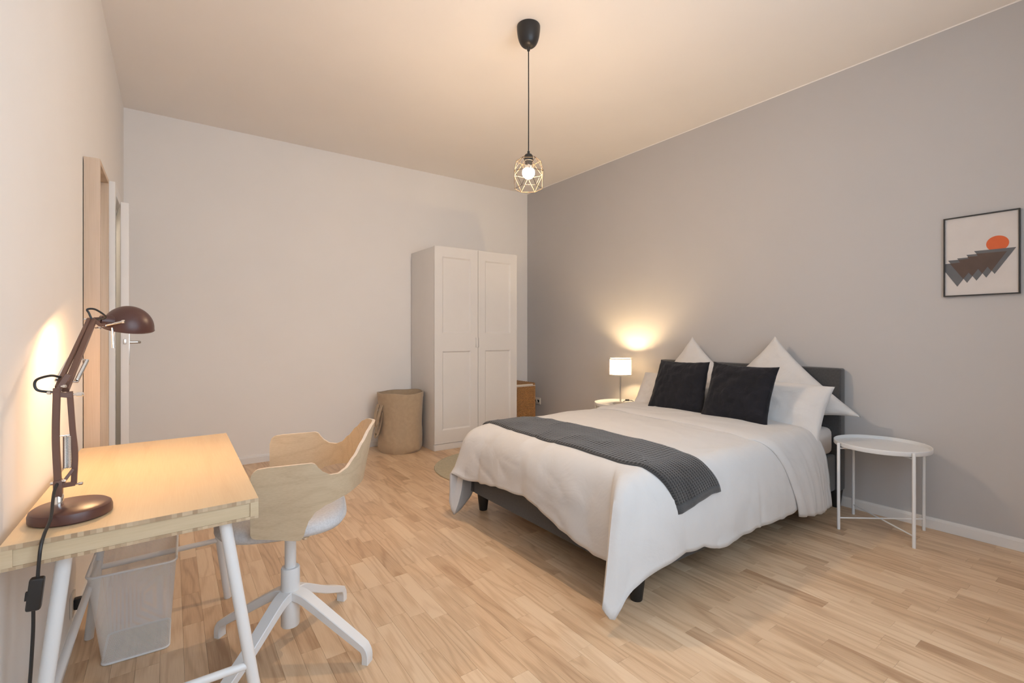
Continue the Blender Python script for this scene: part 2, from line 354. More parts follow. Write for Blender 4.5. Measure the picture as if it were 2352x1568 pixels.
# door: casing, then the leaf standing ajar
cs = MB().box(XL, XL+.030, 3.735, 3.80, 0, 2.07, .003).box(XL, XL+.030, 4.62, 4.685, 0, 2.07, .003).box(XL, XL+.030, 3.80, 4.62, DZ, 2.07, .003)
cs.box(XL-.15, XL, 3.80, 3.815, 0, DZ).box(XL-.15, XL, 4.605, 4.62, 0, DZ).box(XL-.15, XL, 3.815, 4.605, DZ-.015, DZ)
struct('trim_1', cs, M['trim'])
leaf = bpy.data.objects.new('door_1', None); COL.objects.link(leaf); leaf['kind'] = 'structure'
hx, hy = XL-.006, 4.60; ang = math.atan2(.100, .847); leaf.location = (hx, hy, 0)
Rm = Matrix.Translation((hx, hy, 0)) @ Matrix.Rotation(ang, 4, 'Z')
lw = .853
MB().box(-.04, 0, -lw, 0, .008, 1.955, .003, mat=Rm).box(-.002, .004, -lw+.11, -.11, .22, .85, .002, mat=Rm).box(-.002, .004, -lw+.11, -.11, 1.05, 1.80, .002, mat=Rm).build('door_panel', M['trim'], leaf)
hd = MB().box(0, .006, -lw+.035, -lw+.075, .96, 1.18, .002, mat=Rm).tube([Rm @ Vector(q) for q in ((.004, -lw+.055, 1.10), (.045, -lw+.055, 1.10), (.055, -lw+.065, 1.10), (.055, -lw+.17, 1.10))], .009, 10)
h_o = hd.build('handle', M['steel'], leaf)
MB().box(-.031, -.009, -lw-.0012, -lw+.001, .93, 1.17, mat=Rm).build('lock_plate', M['trim'], leaf, smooth=0)
MB().box(-.027, -.013, -lw-.008, -lw, 1.09, 1.12, .002, mat=Rm).build('latch', M['steel'], leaf)

# ------------------------------------------------------------------ tall oak box frame with mirror on the left wall
mr = thing('wall_mirror', 'tall narrow pale oak box frame hung on the left wall before the white door', 'mirror', (XL, 2.88, .30))
my0, my1, mz0, mz1, mx1 = 2.70, 3.054, .30, 1.905, -.2506
MB().box(XL+.003, mx1, my0, my0+.02, mz0, mz1, .001).build('side_board', M['oakframe'], mr)
MB().box(XL+.003, mx1, my1-.02, my1, mz0, mz1, .001).build('side_board', M['oakframe'], mr)
MB().box(XL+.003, mx1, my0+.02, my1-.02, mz1-.02, mz1, .001).build('top_board', M['oakframe'], mr)
MB().box(XL+.003, mx1, my0+.02, my1-.02, mz0, mz0+.02, .001).build('bottom_board', M['oakframe'], mr)
MB().box(XL+.003, XL+.010, my0+.02, my1-.02, mz0+.02, mz1-.02).build('mirror_glass', M['mirror'], mr, smooth=0)

# ------------------------------------------------------------------ wardrobe
wd = thing('wardrobe', 'white two-door wardrobe with recessed door panels against the back wall', 'wardrobe', (2.593, 4.52, 0))
wx0, wx1, wy, wz = 2.096, 3.092, 4.243, 2.02
cb = MB().box(wx0, wx0+.02, wy+.022, YB-.016, 0, wz-.004, .001).box(wx1-.02, wx1, wy+.022, YB-.016, 0, wz-.004, .001).box(wx0+.02, wx1-.02, wy+.022, YB-.016, wz-.024, wz-.004).box(wx0+.02, wx1-.02, YB-.03, YB-.016, .06, wz-.024).box(wx0+.02, wx1-.02, wy+.022, YB-.03, .06, .08)
cb.build('body', M['white_lam'], wd)
MB().box(wx0+.002, wx1-.002, wy+.008, wy+.022, 0, .062, .001).build('plinth', M['white_lam'], wd)
xm = (wx0+wx1)/2
for k, (a, b) in enumerate(((wx0, xm-.0025), (xm+.0025, wx1))):
    z0, z1 = .066, wz; rw = .085
    r = MB()
    for pa, pb, za, zb in ((a, a+rw, z0, z1), (b-rw, b, z0, z1), (a+rw, b-rw, z0, z0+.13), (a+rw, b-rw, z1-.10, z1), (a+rw, b-rw, .98, 1.16)):
        r.box(pa, pb, wy, wy+.02, za, zb)
    for za, zb in ((z0+.13, .98), (1.16, z1-.10)):   # recessed panel with sloped moulding
        pa, pb = a+rw, b-rw; d = .014; q = .012
        vs = [(pa, wy, za), (pb, wy, za), (pb, wy, zb), (pa, wy, zb), (pa+d, wy+q, za+d), (pb-d, wy+q, za+d), (pb-d, wy+q, zb-d), (pa+d, wy+q, zb-d)]
        r.add(vs, [(0, 1, 5, 4), (1, 2, 6, 5), (2, 3, 7, 6), (3, 0, 4, 7), (4, 5, 6, 7)])
    door = r.build('door', M['white_lam'], wd, smooth=0)
    if k == 0: MB().box(b-.028, b-.004, wy-.014, wy-.001, 1.015, 1.115, .004).build('handle', M['white_lam'], door)
    else: MB().box(a+.002, a+.014, wy-.010, wy-.001, 1.015, 1.115, .003).build('handle', M['white_lam'], door)

# ------------------------------------------------------------------ laundry bag
lb = thing('laundry_bag', 'beige linen laundry bag with strap handle standing beside the white wardrobe', 'laundry bag', (1.855, 4.51, 0))
LC = Vector((1.855, 4.51, 0))
def bagpt(a, z, off=0):
    k = z/.575; r = .213*(1+.05*k-.05*math.sin(k*PI)**2) + .012*nz(3*math.cos(a), 3*math.sin(a), 4*k)*(1.2-k)
    if k < .12: r -= .02*(1-k/.12)**2
    top = .005*math.sin(2*a+1)*k**4+.003*math.sin(5*a)*k**6
    return LC+Vector(((r+off)*math.cos(a), (r+off)*math.sin(a), z+top))
mb = MB(); n, kz = 64, 26
mb.add([bagpt(2*PI*j/n, .575*i/kz) for i in range(kz+1) for j in range(n)]+[bagpt(2*PI*j/n, .575*(1-i/kz), -.006) for i in range(kz) for j in range(n)],
       [(i*n+j, i*n+(j+1) % n, (i+1)*n+(j+1) % n, (i+1)*n+j) for i in range(2*kz) for j in range(n)])
mb.f.append(tuple(range(n))); mb.f.append(tuple(2*kz*n+j for j in range(n)))
mb.build('bag_body', M['linen'], lb, smooth=60)
bd = MB().add([bagpt(2*PI*j/n, z, .003) for z in (.53, .578) for j in range(n)]+[bagpt(2*PI*j/n, .578, -.008) for j in range(n)], [(i*n+j, i*n+(j+1) % n, (i+1)*n+(j+1) % n, (i+1)*n+j) for i in (0, 1) for j in range(n)])
bd.build('hem_band', M['linen'], lb, smooth=60, fix=False)
def strap(a0, pts, w=.045):
    """pts: (angle offset, height, outward) along the strap"""
    rows = []
    for da, z, off in pts:
        c = bagpt(a0+da, min(z, .57)); c.z = z; rows.append((c, a0+da, off))
    path = smooth_path([c+Vector((math.cos(a), math.sin(a), 0))*o for c, a, o in rows], 6); m = MB(); tg = Vector((-math.sin(a0), math.cos(a0), 0))
    vs = []
    for i, q in enumerate(path):
        d = (path[min(i+1, len(path)-1)]-path[max(i-1, 0)]).normalized(); side = (tg-d*tg.dot(d)); side = side.normalized() if side.length > .2 else Vector((0, 0, 1)); nn = d.cross(side).normalized()
        for x, y in ((.5, 1), (-.5, 1), (-.5, -1), (.5, -1)): vs.append(q+side*w*x+nn*.0018*y)
    k = len(path); m.add(vs, [(i*4+j, i*4+(j+1) % 4, (i+1)*4+(j+1) % 4, (i+1)*4+j) for i in range(k-1) for j in range(4)]+[(0, 1, 2, 3), (k*4-1, k*4-2, k*4-3, k*4-4)])
    return m
strap(math.radians(186), [(-.17, .47, .004), (-.16, .40, .030), (-.10, .31, .050), (.02, .285, .058), (.10, .34, .045), (.14, .41, .026), (.15, .47, .004)], .05).build('strap_handle', M['linen'], lb, smooth=60)
strap(math.radians(180), [(.22, .40, .004), (.20, .31, .018), (.08, .20, .035), (-.06, .17, .040), (-.14, .22, .032), (-.15, .32, .016), (-.15, .40, .004)], .05).build('strap_handle', M['linen'], lb, smooth=60)

# ------------------------------------------------------------------ wicker basket behind the wardrobe
wk = thing('wicker_basket', 'brown wicker laundry basket with lid and white liner between wardrobe and grey wall', 'basket', (3.27, 4.53, 0))
bx0, bx1, by0, by1, bh = 3.115, 3.417, 4.335, 4.72, .555
def weave_side(p0, p1, nrm, nc, rows, m):
    p0, p1, nrm = Vector(p0), Vector(p1), Vector(nrm); cols = nc*4; rr = rows*3
    def fn(u, v):
        ci = u*nc; ri = v*rows; sgn = math.cos(PI*ci)*(1 if int(min(ri, rows-.001)) % 2 else -1)
        d = .0045*sgn+.004*abs(math.sin(PI*ri))
        return p0.lerp(p1, u)+nrm*d+Vector((0, 0, .02+v*(bh-.02)))
    m.grid(fn, cols, rr)
bm_ = MB(); A, B_, C_, D_ = (bx0, by0, 0), (bx1, by0, 0), (bx1, by1, 0), (bx0, by1, 0)
for q0, q1, nn, nc in ((A, B_, (0, -1, 0), 12), (B_, C_, (1, 0, 0), 14), (C_, D_, (0, 1, 0), 12), (D_, A, (-1, 0, 0), 14)): weave_side(q0, q1, nn, nc, 42, bm_)
bm_.build('woven_body', M['wicker'], wk, smooth=60, fix=False)
for x, y in ((bx0, by0), (bx1, by0), (bx0, by1), (bx1, by1), (bx0+.06, by0-.004), (bx1-.018, by0-.004)):
    MB().tube([(x, y, 0), (x, y, bh)], .006, 8).build('stake', M['wicker'], wk)
MB().box(bx0-.003, bx1+.006, by0-.008, by1+.003, bh, bh+.008, .003).build('liner_rim', M['ivory'], wk)
MB().box(bx0, bx1-.035, by0-.012, by0+.03, bh+.010, bh+.026, .004).build('liner_fold', M['ivory'], wk)
ld_ = MB(); ld_.grid(lambda u, v: Vector((lerp(bx0, bx1+.003, u), lerp(by0, by1, v), bh+.034+.0016*math.cos(PI*u*14)*(1 if int(v*17.99) % 2 else -1)+.003*abs(math.sin(PI*v*18)))), 56, 54)
ld_.box(bx0, bx1+.003, by0, by1, bh+.008, bh+.031); ld_.build('lid', M['wicker'], wk, smooth=60)

# outlet and cable on the grey wall
so = thing('wall_socket', 'white double wall socket on the grey wall beside the wicker basket', 'socket', (XR, 4.60, .33))
MB().box(XR-.012, XR, 4.535, 4.66, .292, .372, .004).build('plate', M['ivory'], so)
for y in (4.568, 4.628): MB().lathe([(.024, 0), (.024, .004), (.018, .004), (.018, -.003)], 20, mat=Matrix.Translation((XR-.012, y, .332)) @ Matrix.Rotation(-PI/2, 4, 'Y')).build('socket_well', M['ivory'], so)
cb_ = MB().tube(smooth_path([(XR-.02, 4.66, .30), (XR-.06, 4.67, .24), (XR-.10, 4.60, .12), (XR-.09, 4.50, .02), (XR-.10, 4.2, .005), (XR-.06, 3.6, .005), (XR-.05, 3.3, .005)]), .0035, 8).build('lamp_cable', M['ivory'])
tag(cb_, 'thin white cable hanging by the wicker basket at the grey wall', 'cable')

# ------------------------------------------------------------------ rug
rg = MB().lathe([(0, .0005), (.565, .0005), (.569, .004), (.565, .009), (.545, .010), (.54, .0085), (0, .0085)], 96, (2.34, 3.46, 0)).build('round_rug', M['rug'])
tag(rg, 'round pale green-grey rug on the floor behind the bed', 'rug')

# ------------------------------------------------------------------ bed
bed = thing('bed', 'charcoal upholstered double bed with low headboard and tapered black legs', 'bed', (2.62, 2.0, 0))
bx_0, bx_1, by_0, by_1 = 1.60, 3.575, 1.325, 2.72
rail = MB()
rail.box(bx_0, bx_1, by_0, by_0+.05, .118, .355, .012).box(bx_0, bx_1, by_1-.05, by_1, .118, .355, .012).box(bx_0, bx_0+.05, by_0+.05, by_1-.05, .118, .355, .012).box(bx_0+.05, bx_1, by_0+.05, by_1-.05, .30, .33)
rail.build('base_frame', M['charcoal'], bed)
MB().box(3.575, 3.652, 1.296, 2.712, .115, .925, .018, 3).build('headboard', M['charcoal'], bed)
for x, y in ((1.642, 1.372), (1.664, 2.656), (3.612, 1.338), (3.612, 2.67)):
    MB().lathe([(.024, 0), (.026, .003), (.040, .115), (.040, .122)], 24, (x, y, 0)).build('leg', M['bedleg'], bed)
mt = MB(); mt.box(1.64, 3.572, 1.335, 2.70, .356, .535, .05, 4)
tag(mt.build('mattress', M['sheet'], None, 60), 'mattress in a white fitted sheet on the charcoal bed', 'mattress')

# duvet: flat top with a skirt whose hem follows the photographed line
EX0, EX1, EY0, EY1, CR = 1.68, 3.14, 1.375, 2.64, .13
def topz(x, y):
    e = min((x-EX0)/.35, (y-EY0)/.3, (EY1-y)/.3, 1); e = max(0, e)
    return .568+.022*(e*(2-e))+.008*nz(x*3.1, y*3.1, 5)+.004*nz(x*8, y*5, 9)+.005*(1-abs(nz(x*3.5+y*2, y*4-x, 11)))**8
LN = EX1-(EX0+CR); LCn = CR*PI/2; LFt = (EY1-EY0)-2*CR; LT = 2*LN+2*LCn+LFt
def edge(s):
    if s <= LN: return Vector((EX1-s, EY0, 0))
    s -= LN
    if s <= LCn: a = s/CR; return Vector((EX0+CR-CR*math.sin(a), EY0+CR-CR*math.cos(a), 0))
    s -= LCn
    if s <= LFt: return Vector((EX0, EY0+CR+s, 0))
    s -= LFt
    if s <= LCn: a = s/CR; return Vector((EX0+CR-CR*math.cos(a), EY1-CR+CR*math.sin(a), 0))
    return Vector((EX0+CR+(s-LCn), EY1, 0))
c0 = LN; c1 = LN+LCn; f1 = c1+LFt; f2 = f1+LCn
HEM = [(0, 3.22, 1.24, .175), (.30, 2.86, 1.236, .17), (.45, 2.69, 1.234, .158), (.70, 2.42, 1.234, .172), (.92, 2.19, 1.236, .163), (1.05, 2.05, 1.236, .160), (1.14, 1.94, 1.238, .20), (c0-.08, 1.80, 1.237, .20), (c0-.02, 1.66, 1.236, .19),
       (c0+.045, 1.535, 1.245, .165), (c0+.075, 1.475, 1.258, .135), (c0+.088, 1.455, 1.262, .112), (c0+.098, 1.425, 1.262, .100), (c0+.106, 1.415, 1.262, .060), (c0+.118, 1.370, 1.262, .042), (c0+.150, 1.352, 1.300, .085), (c0+.175, 1.41, 1.345, .15), (c1+.01, 1.475, 1.375, .20),
       (c1+.10, 1.50, 1.50, .185), (c1+.28, 1.50, 1.72, .225), (c1+.50, 1.50, 1.99, .292), (c1+.72, 1.50, 2.25, .285), (f1-.06, 1.495, 2.45, .258), (f1+.03, 1.45, 2.57, .255), (f1+.075, 1.405, 2.665, .285),
       (f1+.100, 1.415, 2.69, .10), (f1+.122, 1.425, 2.65, .022), (f1+.155, 1.50, 2.69, .030), (f1+.185, 1.60, 2.73, .085), (f2+.02, 1.66, 2.76, .15), (f2+.12, 1.74, 2.78, .17), (f2+.5, 2.1, 2.785, .19), (LT, 3.2, 2.785, .2)]
def hem(s):
    for a, b in zip(HEM, HEM[1:]):
        if s <= b[0] or b is HEM[-1]:
            u = min(1, max(0, (s-a[0])/(b[0]-a[0]))); u = .5*u+.5*u*u*(3-2*u)
            return Vector((lerp(a[1], b[1], u), lerp(a[2], b[2], u), lerp(a[3], b[3], u)))
def skirt(s, t):
    e = edge(s); h = hem(s); e.z = topz(e.x, e.y); h = h.copy(); h.z += .004*nz(s*9, 0, 7)+.002*math.sin(s*61+1)
    hx = Vector((h.x, h.y, e.z)); p1 = e.lerp(hx, .85); p1.z = e.z-.004; dd = Vector((h.x-e.x, h.y-e.y)).length; kk = min(.42, max(0, (dd-.17)*3.0)); p2 = Vector((lerp(h.x, e.x, kk), lerp(h.y, e.y, kk), h.z+.52*(e.z-h.z)))
    q = bez(e, p1, p2, h, t)
    o = Vector((h.x-e.x, h.y-e.y, 0)); o = o.normalized() if o.length > 1e-5 else Vector((0, 0, 0))
    w = t*t*(1-.2*t)
    q += o*w*(.011*nz(s*6, t*1.2, 4)+.006*nz(s*17, t*1.5, 6)+.014*nz(s*3.3, t*3, 2)-.010*(1-abs(nz(s*5+t*2.5, t*2-s*2, 8)))**6)
    return q
NS, NT = 300, 30
du = MB()
# top: Coons patch between the head edge and the U-shaped edge
na, nb = 60, 48
s_a = [LN*i/na for i in range(na+1)]                         # near side, head to corner
def side_pts(kind, u):
    if kind == 'n': return edge(u*(c0+LCn/2))
    if kind == 'f': return edge(LT-u*(c0+LCn/2))
    if kind == 'foot': return edge(lerp(c0+LCn/2, f1+LCn/2, u))
    return Vector((EX1, lerp(EY0, EY1, u), 0))
def coons(u, v):
    n_, f_ = side_pts('n', u), side_pts('f', u); h_, t_ = side_pts('head', v), side_pts('foot', v)
    p00, p01, p10, p11 = side_pts('n', 0), side_pts('f', 0), side_pts('n', 1), side_pts('f', 1)
    q = n_*(1-v)+f_*v+h_*(1-u)+t_*u-(p00*(1-u)*(1-v)+p01*(1-u)*v+p10*u*(1-v)+p11*u*v)
    q.z = topz(q.x, q.y); return q
NU, NV = 130, 100
du.grid(coons, NU, NV)
ring = [i*(NV+1) for i in range(NU+1)]+[NU*(NV+1)+j for j in range(1, NV+1)]+[i*(NV+1)+NV for i in range(NU-1, -1, -1)]
sv = [i/NU*(c0+LCn/2) for i in range(NU+1)]+[lerp(c0+LCn/2, f1+LCn/2, j/NV) for j in range(1, NV+1)]+[LT-i/NU*(c0+LCn/2) for i in range(NU-1, -1, -1)]
prev = ring
for k in range(1, NT+1):
    o_ = len(du.v); du.v += [tuple(skirt(s, k/NT)) for s in sv]; cur = list(range(o_, o_+len(sv)))
    du.f += [(prev[i], prev[i+1], cur[i+1], cur[i]) for i in range(len(sv)-1)]; prev = cur
dv = du.build('duvet', M['duvet'], None, 60)
sd = dv.modifiers.new('thickness', 'SOLIDIFY'); sd.thickness = .012; sd.offset = -1
tag(dv, 'white cotton duvet draped over the charcoal bed, one corner hanging to the floor', 'duvet')
# turned-back end of the duvet hanging on the near side
def band(u, v):
    """u along the bed (foot to head), v from the far side over the top and down the near side"""
    if v < .62:
        y = lerp(2.62, EY0, v/.62); x = lerp(lerp(2.66, 2.58, v/.62), EX1+.05, u)
        q = Vector((x, y, topz(x, y))); nn = Vector((0, 0, 1))
    else:
        t = (v-.62)/.38; xs = lerp(2.58+.27*t**1.1, EX1+.05+.05*t, u); s = max(0, EX1-xs)
        q = skirt(s, t); q.x = xs; q.z -= .075*t*t*(.35+.65*math.sin(PI*min(1, .35+.55*(1-u)))) ; q.y -= .006*t
        nn = Vector((0, -1, .3)).normalized().lerp(Vector((0, 0, 1)), max(0, 1-3*t)).normalized()
        q.y += t*(.011*nz(u*5, t*.8, 21)+.007*nz(u*13, t*1.2, 22))
    lift = .017*min(1, u*9+.25)+.003*nz(u*5, v*9, 1)
    return q+nn*lift
bn = MB().grid(band, 44, 90).build('turned_back_edge', M['duvet'], dv, 60)
sd = bn.modifiers.new('thickness', 'SOLIDIFY'); sd.thickness = .007; sd.offset = -1

# throw blanket across the foot of the bed
def throw_pt(u, v, lift):
    """u across the width, v along the length"""
    xl = table(v, [(0, 1.67), (.15, 1.685), (.4, 1.665), (.7, 1.655), (.8, 1.68), (1, 1.765)]); xr = table(v, [(0, 2.03), (.15, 2.0), (.4, 2.01), (.7, 2.01), (.8, 2.02), (1, 2.10)])
    x = lerp(xl, xr, u)
    if v < .10:
        t = (1-v/.10)*.16; s = LT-(EX1-x); q = skirt(min(max(s, f2+.001), LT), t); q.x = x; nn = Vector((0, .3, 1)).normalized()
    elif v < .76:
        y = lerp(EY1, EY0, (v-.10)/.66); q = Vector((x, y, topz(x, y))); nn = Vector((0, 0, 1))
    else:
        t = (v-.76)/.24*lerp(.63, .53, u); q = skirt(min(EX1-x, c0-.03), t); q.x = x
        nn = Vector((0, 0, 1)).lerp(Vector((0, -1, .12)), min(1, t*2.4)).normalized()
    ed = min(1, min(u, 1-u)*16+.15)
    return q+nn*(lift*ed+.002+.0025*nz(u*4, v*14, 3))
tm = MB(); nu, nv = 26, 110
tm.grid(lambda u, v: throw_pt(u, v, .012), nu, nv)
th = tm.build('throw_blanket', M['waffle'], None, 60)
uvl = th.data.uv_layers.new(name='UVMap')
for lp in th.data.loops:
    i, j = divmod(lp.vertex_index, nv+1); uvl.data[lp.index].uv = (i/nu*.35, j/nv*1.75)
sd = th.modifiers.new('thickness', 'SOLIDIFY'); sd.thickness = .012; sd.offset = -1
tag(th, 'dark grey waffle-weave throw laid across the white duvet', 'blanket')
hm = MB().grid(lambda u, v: throw_pt(u, lerp(.985, 1.012, v), .014), 20, 3).build('hem', M['charcoal'], th, 60)
hm.modifiers.new('thickness', 'SOLIDIFY').thickness = .010

# pillows, each from its four corners (top left, top right, bottom right, bottom left as seen)
def pillow(name, label, cs, T, mat, cat, group, pinch=.07, wr=.006, seed=0, sag=0, pw=.42):
    P = [Vector(c) for c in cs]; n = 30
    nr = ((P[1]-P[0]).cross(P[3]-P[0])).normalized(); ctr = sum(P, Vector())/4
    if nr.x > 0: nr = -nr                                  # front faces the foot of the bed
    def pt(a, b, sg):
        a2 = a*(1-pinch*(1-b*b)); b2 = b*(1-pinch*(1-a*a)); u, v = (a2+1)/2, (b2+1)/2
        q = P[0]*(1-u)*(1-v)+P[1]*u*(1-v)+P[2]*u*v+P[3]*(1-u)*v
        f = max(0, (1-a*a)*(1-b*b)); k = T*f**pw
        k *= 1+.10*nz(a*2+seed, b*2, sg)
        k += wr*f**.25*nz(a*5+seed*3, b*5, sg*2)+wr*.7*f**.2*nz(a*11, b*3+seed, 3)
        q = q+nr*sg*k; q.z -= sag*f*.5*(1 if b < 0 else .2)
        return q
    m = MB(); idx = {}
    for sg in (1, -1):
        for i in range(n+1):
            for j in range(n+1):
                bd_ = i in (0, n) or j in (0, n)
                if sg == -1 and bd_: idx[(sg, i, j)] = idx[(1, i, j)]; continue
                a = -math.cos(PI*i/n); b = -math.cos(PI*j/n); a = .55*a+.45*(2*i/n-1); b = .55*b+.45*(2*j/n-1)
                idx[(sg, i, j)] = len(m.v); m.v.append(tuple(pt(a, b, sg if not bd_ else 1)))
        for i in range(n):
            for j in range(n): m.f.append((idx[(sg, i, j)], idx[(sg, i+1, j)], idx[(sg, i+1, j+1)], idx[(sg, i, j+1)]))
    o = m.build(name, mat, None, 70); o.location = (0, 0, 0)
    return tag(o, label, cat, group)
GP = 'white pillows at the headboard'; GC = 'dark velvet cushions on the bed'
pillow('diamond_pillow', 'large white square pillow standing on its corner behind the right dark cushion', [(3.535, 1.695, 1.135), (3.43, 1.132, .642), (3.36, 1.60, .565), (3.46, 2.13, .70)], .085, M['pillow'], 'pillow', GP, .10, .014, 1)
pillow('diamond_pillow', 'white square pillow standing on its corner behind the left dark cushion', [(3.535, 2.365, 1.13), (3.47, 1.86, .72), (3.36, 2.28, .565), (3.43, 2.72, .66)], .085, M['pillow'], 'pillow', GP, .10, .014, 2)
pillow('bed_pillow', 'white pillow leaning beside the right dark cushion, nearest the empty side table', [(3.30, 1.87, .84), (3.33, 1.237, .826), (3.165, 1.262, .463), (3.10, 1.87, .56)], .075, M['pillow'], 'pillow', GP, .06, .012, 3)
pillow('bed_pillow', 'white pillow leaning beside the left dark cushion, next to the lit bedside lamp', [(3.29, 2.655, .825), (3.27, 2.06, .83), (3.07, 2.05, .57), (3.07, 2.60, .56)], .075, M['pillow'], 'pillow', GP, .06, .012, 4)
pillow('velvet_cushion', 'dark navy velvet cushion on the bed, the one nearer the lit bedside lamp', [(3.14, 2.378, .951), (3.12, 1.945, .953), (2.985, 1.905, .585), (2.955, 2.37, .577)], .062, M['velvet'], 'cushion', GC, .08, .013, 5)
pillow('velvet_cushion', 'dark navy velvet cushion on the bed, the one nearer the empty side table', [(3.09, 1.897, .959), (3.10, 1.457, .944), (2.955, 1.463, .572), (2.935, 1.910, .58)], .066, M['velvet'], 'cushion', GC, .08, .013, 6)

# ------------------------------------------------------------------ side tables
def side_table(label, cx, cy, rot, group):
    tb = thing('side_table', label, 'side table', (cx, cy, 0), group); R_ = .232; zt = .490
    tray = MB().lathe([(0, zt-.003), (R_-.002, zt-.003), (R_, zt), (R_, .510), (R_-.0015, .512), (R_-.004, .510), (R_-.004, zt+.003), (0, zt+.003)], 72, (cx, cy, 0)).build('tray', M['white_metal'], tb)
    L = []
    for k in range(4):
        a = rot+k*PI/2; x, y = cx+.243*math.cos(a), cy+.243*math.sin(a); L.append((x, y))
        MB().tube([(x, y, 0), (x, y, .505), (x, y, .508)], [.0085, .0085, .006], 14).build('leg', M['white_metal'], tb)
    for k in (0, 1):
        MB().tube([(*L[k], .062+.004*k), (*L[k+2], .062+.004*k)], .0042, 8).build('crossbar', M['white_metal'], tb)
        MB().tube([(*L[k], zt-.013), (*L[k+2], zt-.013)], .0042, 8).build('crossbar', M['white_metal'], tb)
    return tb
side_table('empty white round tray side table with four thin legs beside the bed', 3.40, 1.024, math.radians(52), 'round side tables')
side_table('white round tray side table under the lit bedside lamp', 3.425, 3.06, math.radians(20), 'round side tables')

# ------------------------------------------------------------------ bedside lamp
bl = thing('bedside_lamp', 'small lit bedside lamp with white drum shade and steel stem on round table', 'lamp', (3.436, 3.06, .493))
bxy = (3.436, 3.06, 0)
MB().lathe([(0, .4935), (.070, .4935), (.072, .497), (.070, .504), (.012, .508), (0, .508)], 40, bxy).build('base', M['steel'], bl)
MB().lathe([(.0075, .505), (.0075, .755), (.010, .757), (.018, .770), (.034, .806), (.034, .812), (.011, .814), (0, .814)], 16, bxy).build('stem', M['steel'], bl)  # top cup widened inside the shade to block light falling on the table
sh = MB().lathe([(.098, .768), (.098, .922)], 56, bxy, close=False).build('shade', M['shade'], bl)
for z0, z1 in ((.766, .776), (.914, .924)): MB().lathe([(.0985, z0), (.0995, z0), (.0995, z1), (.0985, z1)], 56, bxy, close=False).build('shade_band', M['ivory'], sh)
sp = MB()
for k in range(3): a = k*2*PI/3; sp.tube([(bxy[0]+.014*math.cos(a), bxy[1]+.014*math.sin(a), .787), (bxy[0]+.097*math.cos(a), bxy[1]+.097*math.sin(a), .775)], .0015, 6)
sp.build('shade_spider', M['steel'], bl)
MB().lathe([(0, .814), (.011, .816), (.018, .829), (.024, .849), (.024, .862), (.018, .876), (.008, .883), (0, .884)], 24, bxy).build('bulb', M['bulb_b'], bl)
MB().tube(smooth_path([(3.455, 3.045, .515), (3.49, 3.02, .53), (3.525, 2.995, .525), (3.545, 2.97, .505), (3.55, 2.95, .50)]), .003, 8).build('cord', M['black_plastic'], bl)
MB().box(-.018, .018, -.008, .008, -.008, .008, .003, mat=Matrix.Translation((3.485, 3.02, .531)) @ Matrix.Rotation(-.7, 4, 'Z')).build('cord_switch', M['black_plastic'], bl)

# ------------------------------------------------------------------ picture
pc = thing('wall_picture', 'framed abstract print of orange sun and grey triangles on the grey wall', 'picture', (XR, .647, 1.366))
py0, py1, pz0, pz1 = .4915, .800, 1.366, 1.818; fx = XR-.022; ft = .0065
frm = MB().box(fx, XR-.001, py0, py0+ft, pz0, pz1, .0008).box(fx, XR-.001, py1-ft, py1, pz0, pz1, .0008).box(fx, XR-.001, py0+ft, py1-ft, pz0, pz0+ft, .0008).box(fx, XR-.001, py0+ft, py1-ft, pz1-ft, pz1, .0008)
frm.build('picture_frame', M['black_metal'], pc)
pr = MB().box(XR-.012, XR-.003, py0+ft, py1-ft, pz0+ft, pz1-ft).build('print', M['paper'], pc, smooth=0)
def wallpoly(name, pts, lay, mat):
    pts = [(min(y, py1-ft-.0005), z) for y, z in pts]; x = XR-.012-.0004*lay
    MB().prism([(y, z) for y, z in pts], .0003, Matrix(((0, 0, -1, x), (1, 0, 0, 0), (0, 1, 0, 0), (0, 0, 0, 1)))).build(name, mat, pr, smooth=0)
wallpoly('sun_disc', [(.578+.0445*math.cos(a), 1.644+.0425*math.sin(a)) for a in (2*PI*k/48 for k in range(48))], 1, M['orange'])
tris = [((.82, 1.557), (.655, 1.559), (.741, 1.422)), ((.781, 1.575), (.616, 1.574), (.700, 1.440)), ((.742, 1.583), (.577, 1.582), (.661, 1.449)), ((.703, 1.598), (.541, 1.596), (.622, 1.462)), ((.671, 1.615), (.507, 1.614), (.589, 1.479))]
for k, tr_ in enumerate(tris):
    (ay, az), b_, c_ = tr_
    if ay > py1-ft:                                     # clipped by the frame
        yq = py1-ft-.0005; zq = lerp(az, c_[1], (ay-yq)/(ay-c_[0])); wallpoly('triangle', [(yq, az), b_, c_, (yq, zq)], 2+k*.3, M['slate'])
    else: wallpoly('triangle', list(tr_), 2+k*.3, M['slate'])
KC = .1786
def wq(cx, cy):
    r = (2120+cx*KC-1176)/F; dx = r*cT+sT; dy = -r*sT+cT; k = (XR-.012)/dx
    return (dy*k, 1.15-(440+cy*KC-V0)/F*k)
wallpoly('overlap_shape', [wq(*q) for q in ((347, 927), (475, 911), (455, 880), (587, 862), (572, 838), (705, 828), (688, 798), (900, 780), (1080, 764), (880, 1020), (832, 965), (762, 1053), (710, 993), (634, 1087), (588, 1040), (517, 1122))], 4, M['umber'])

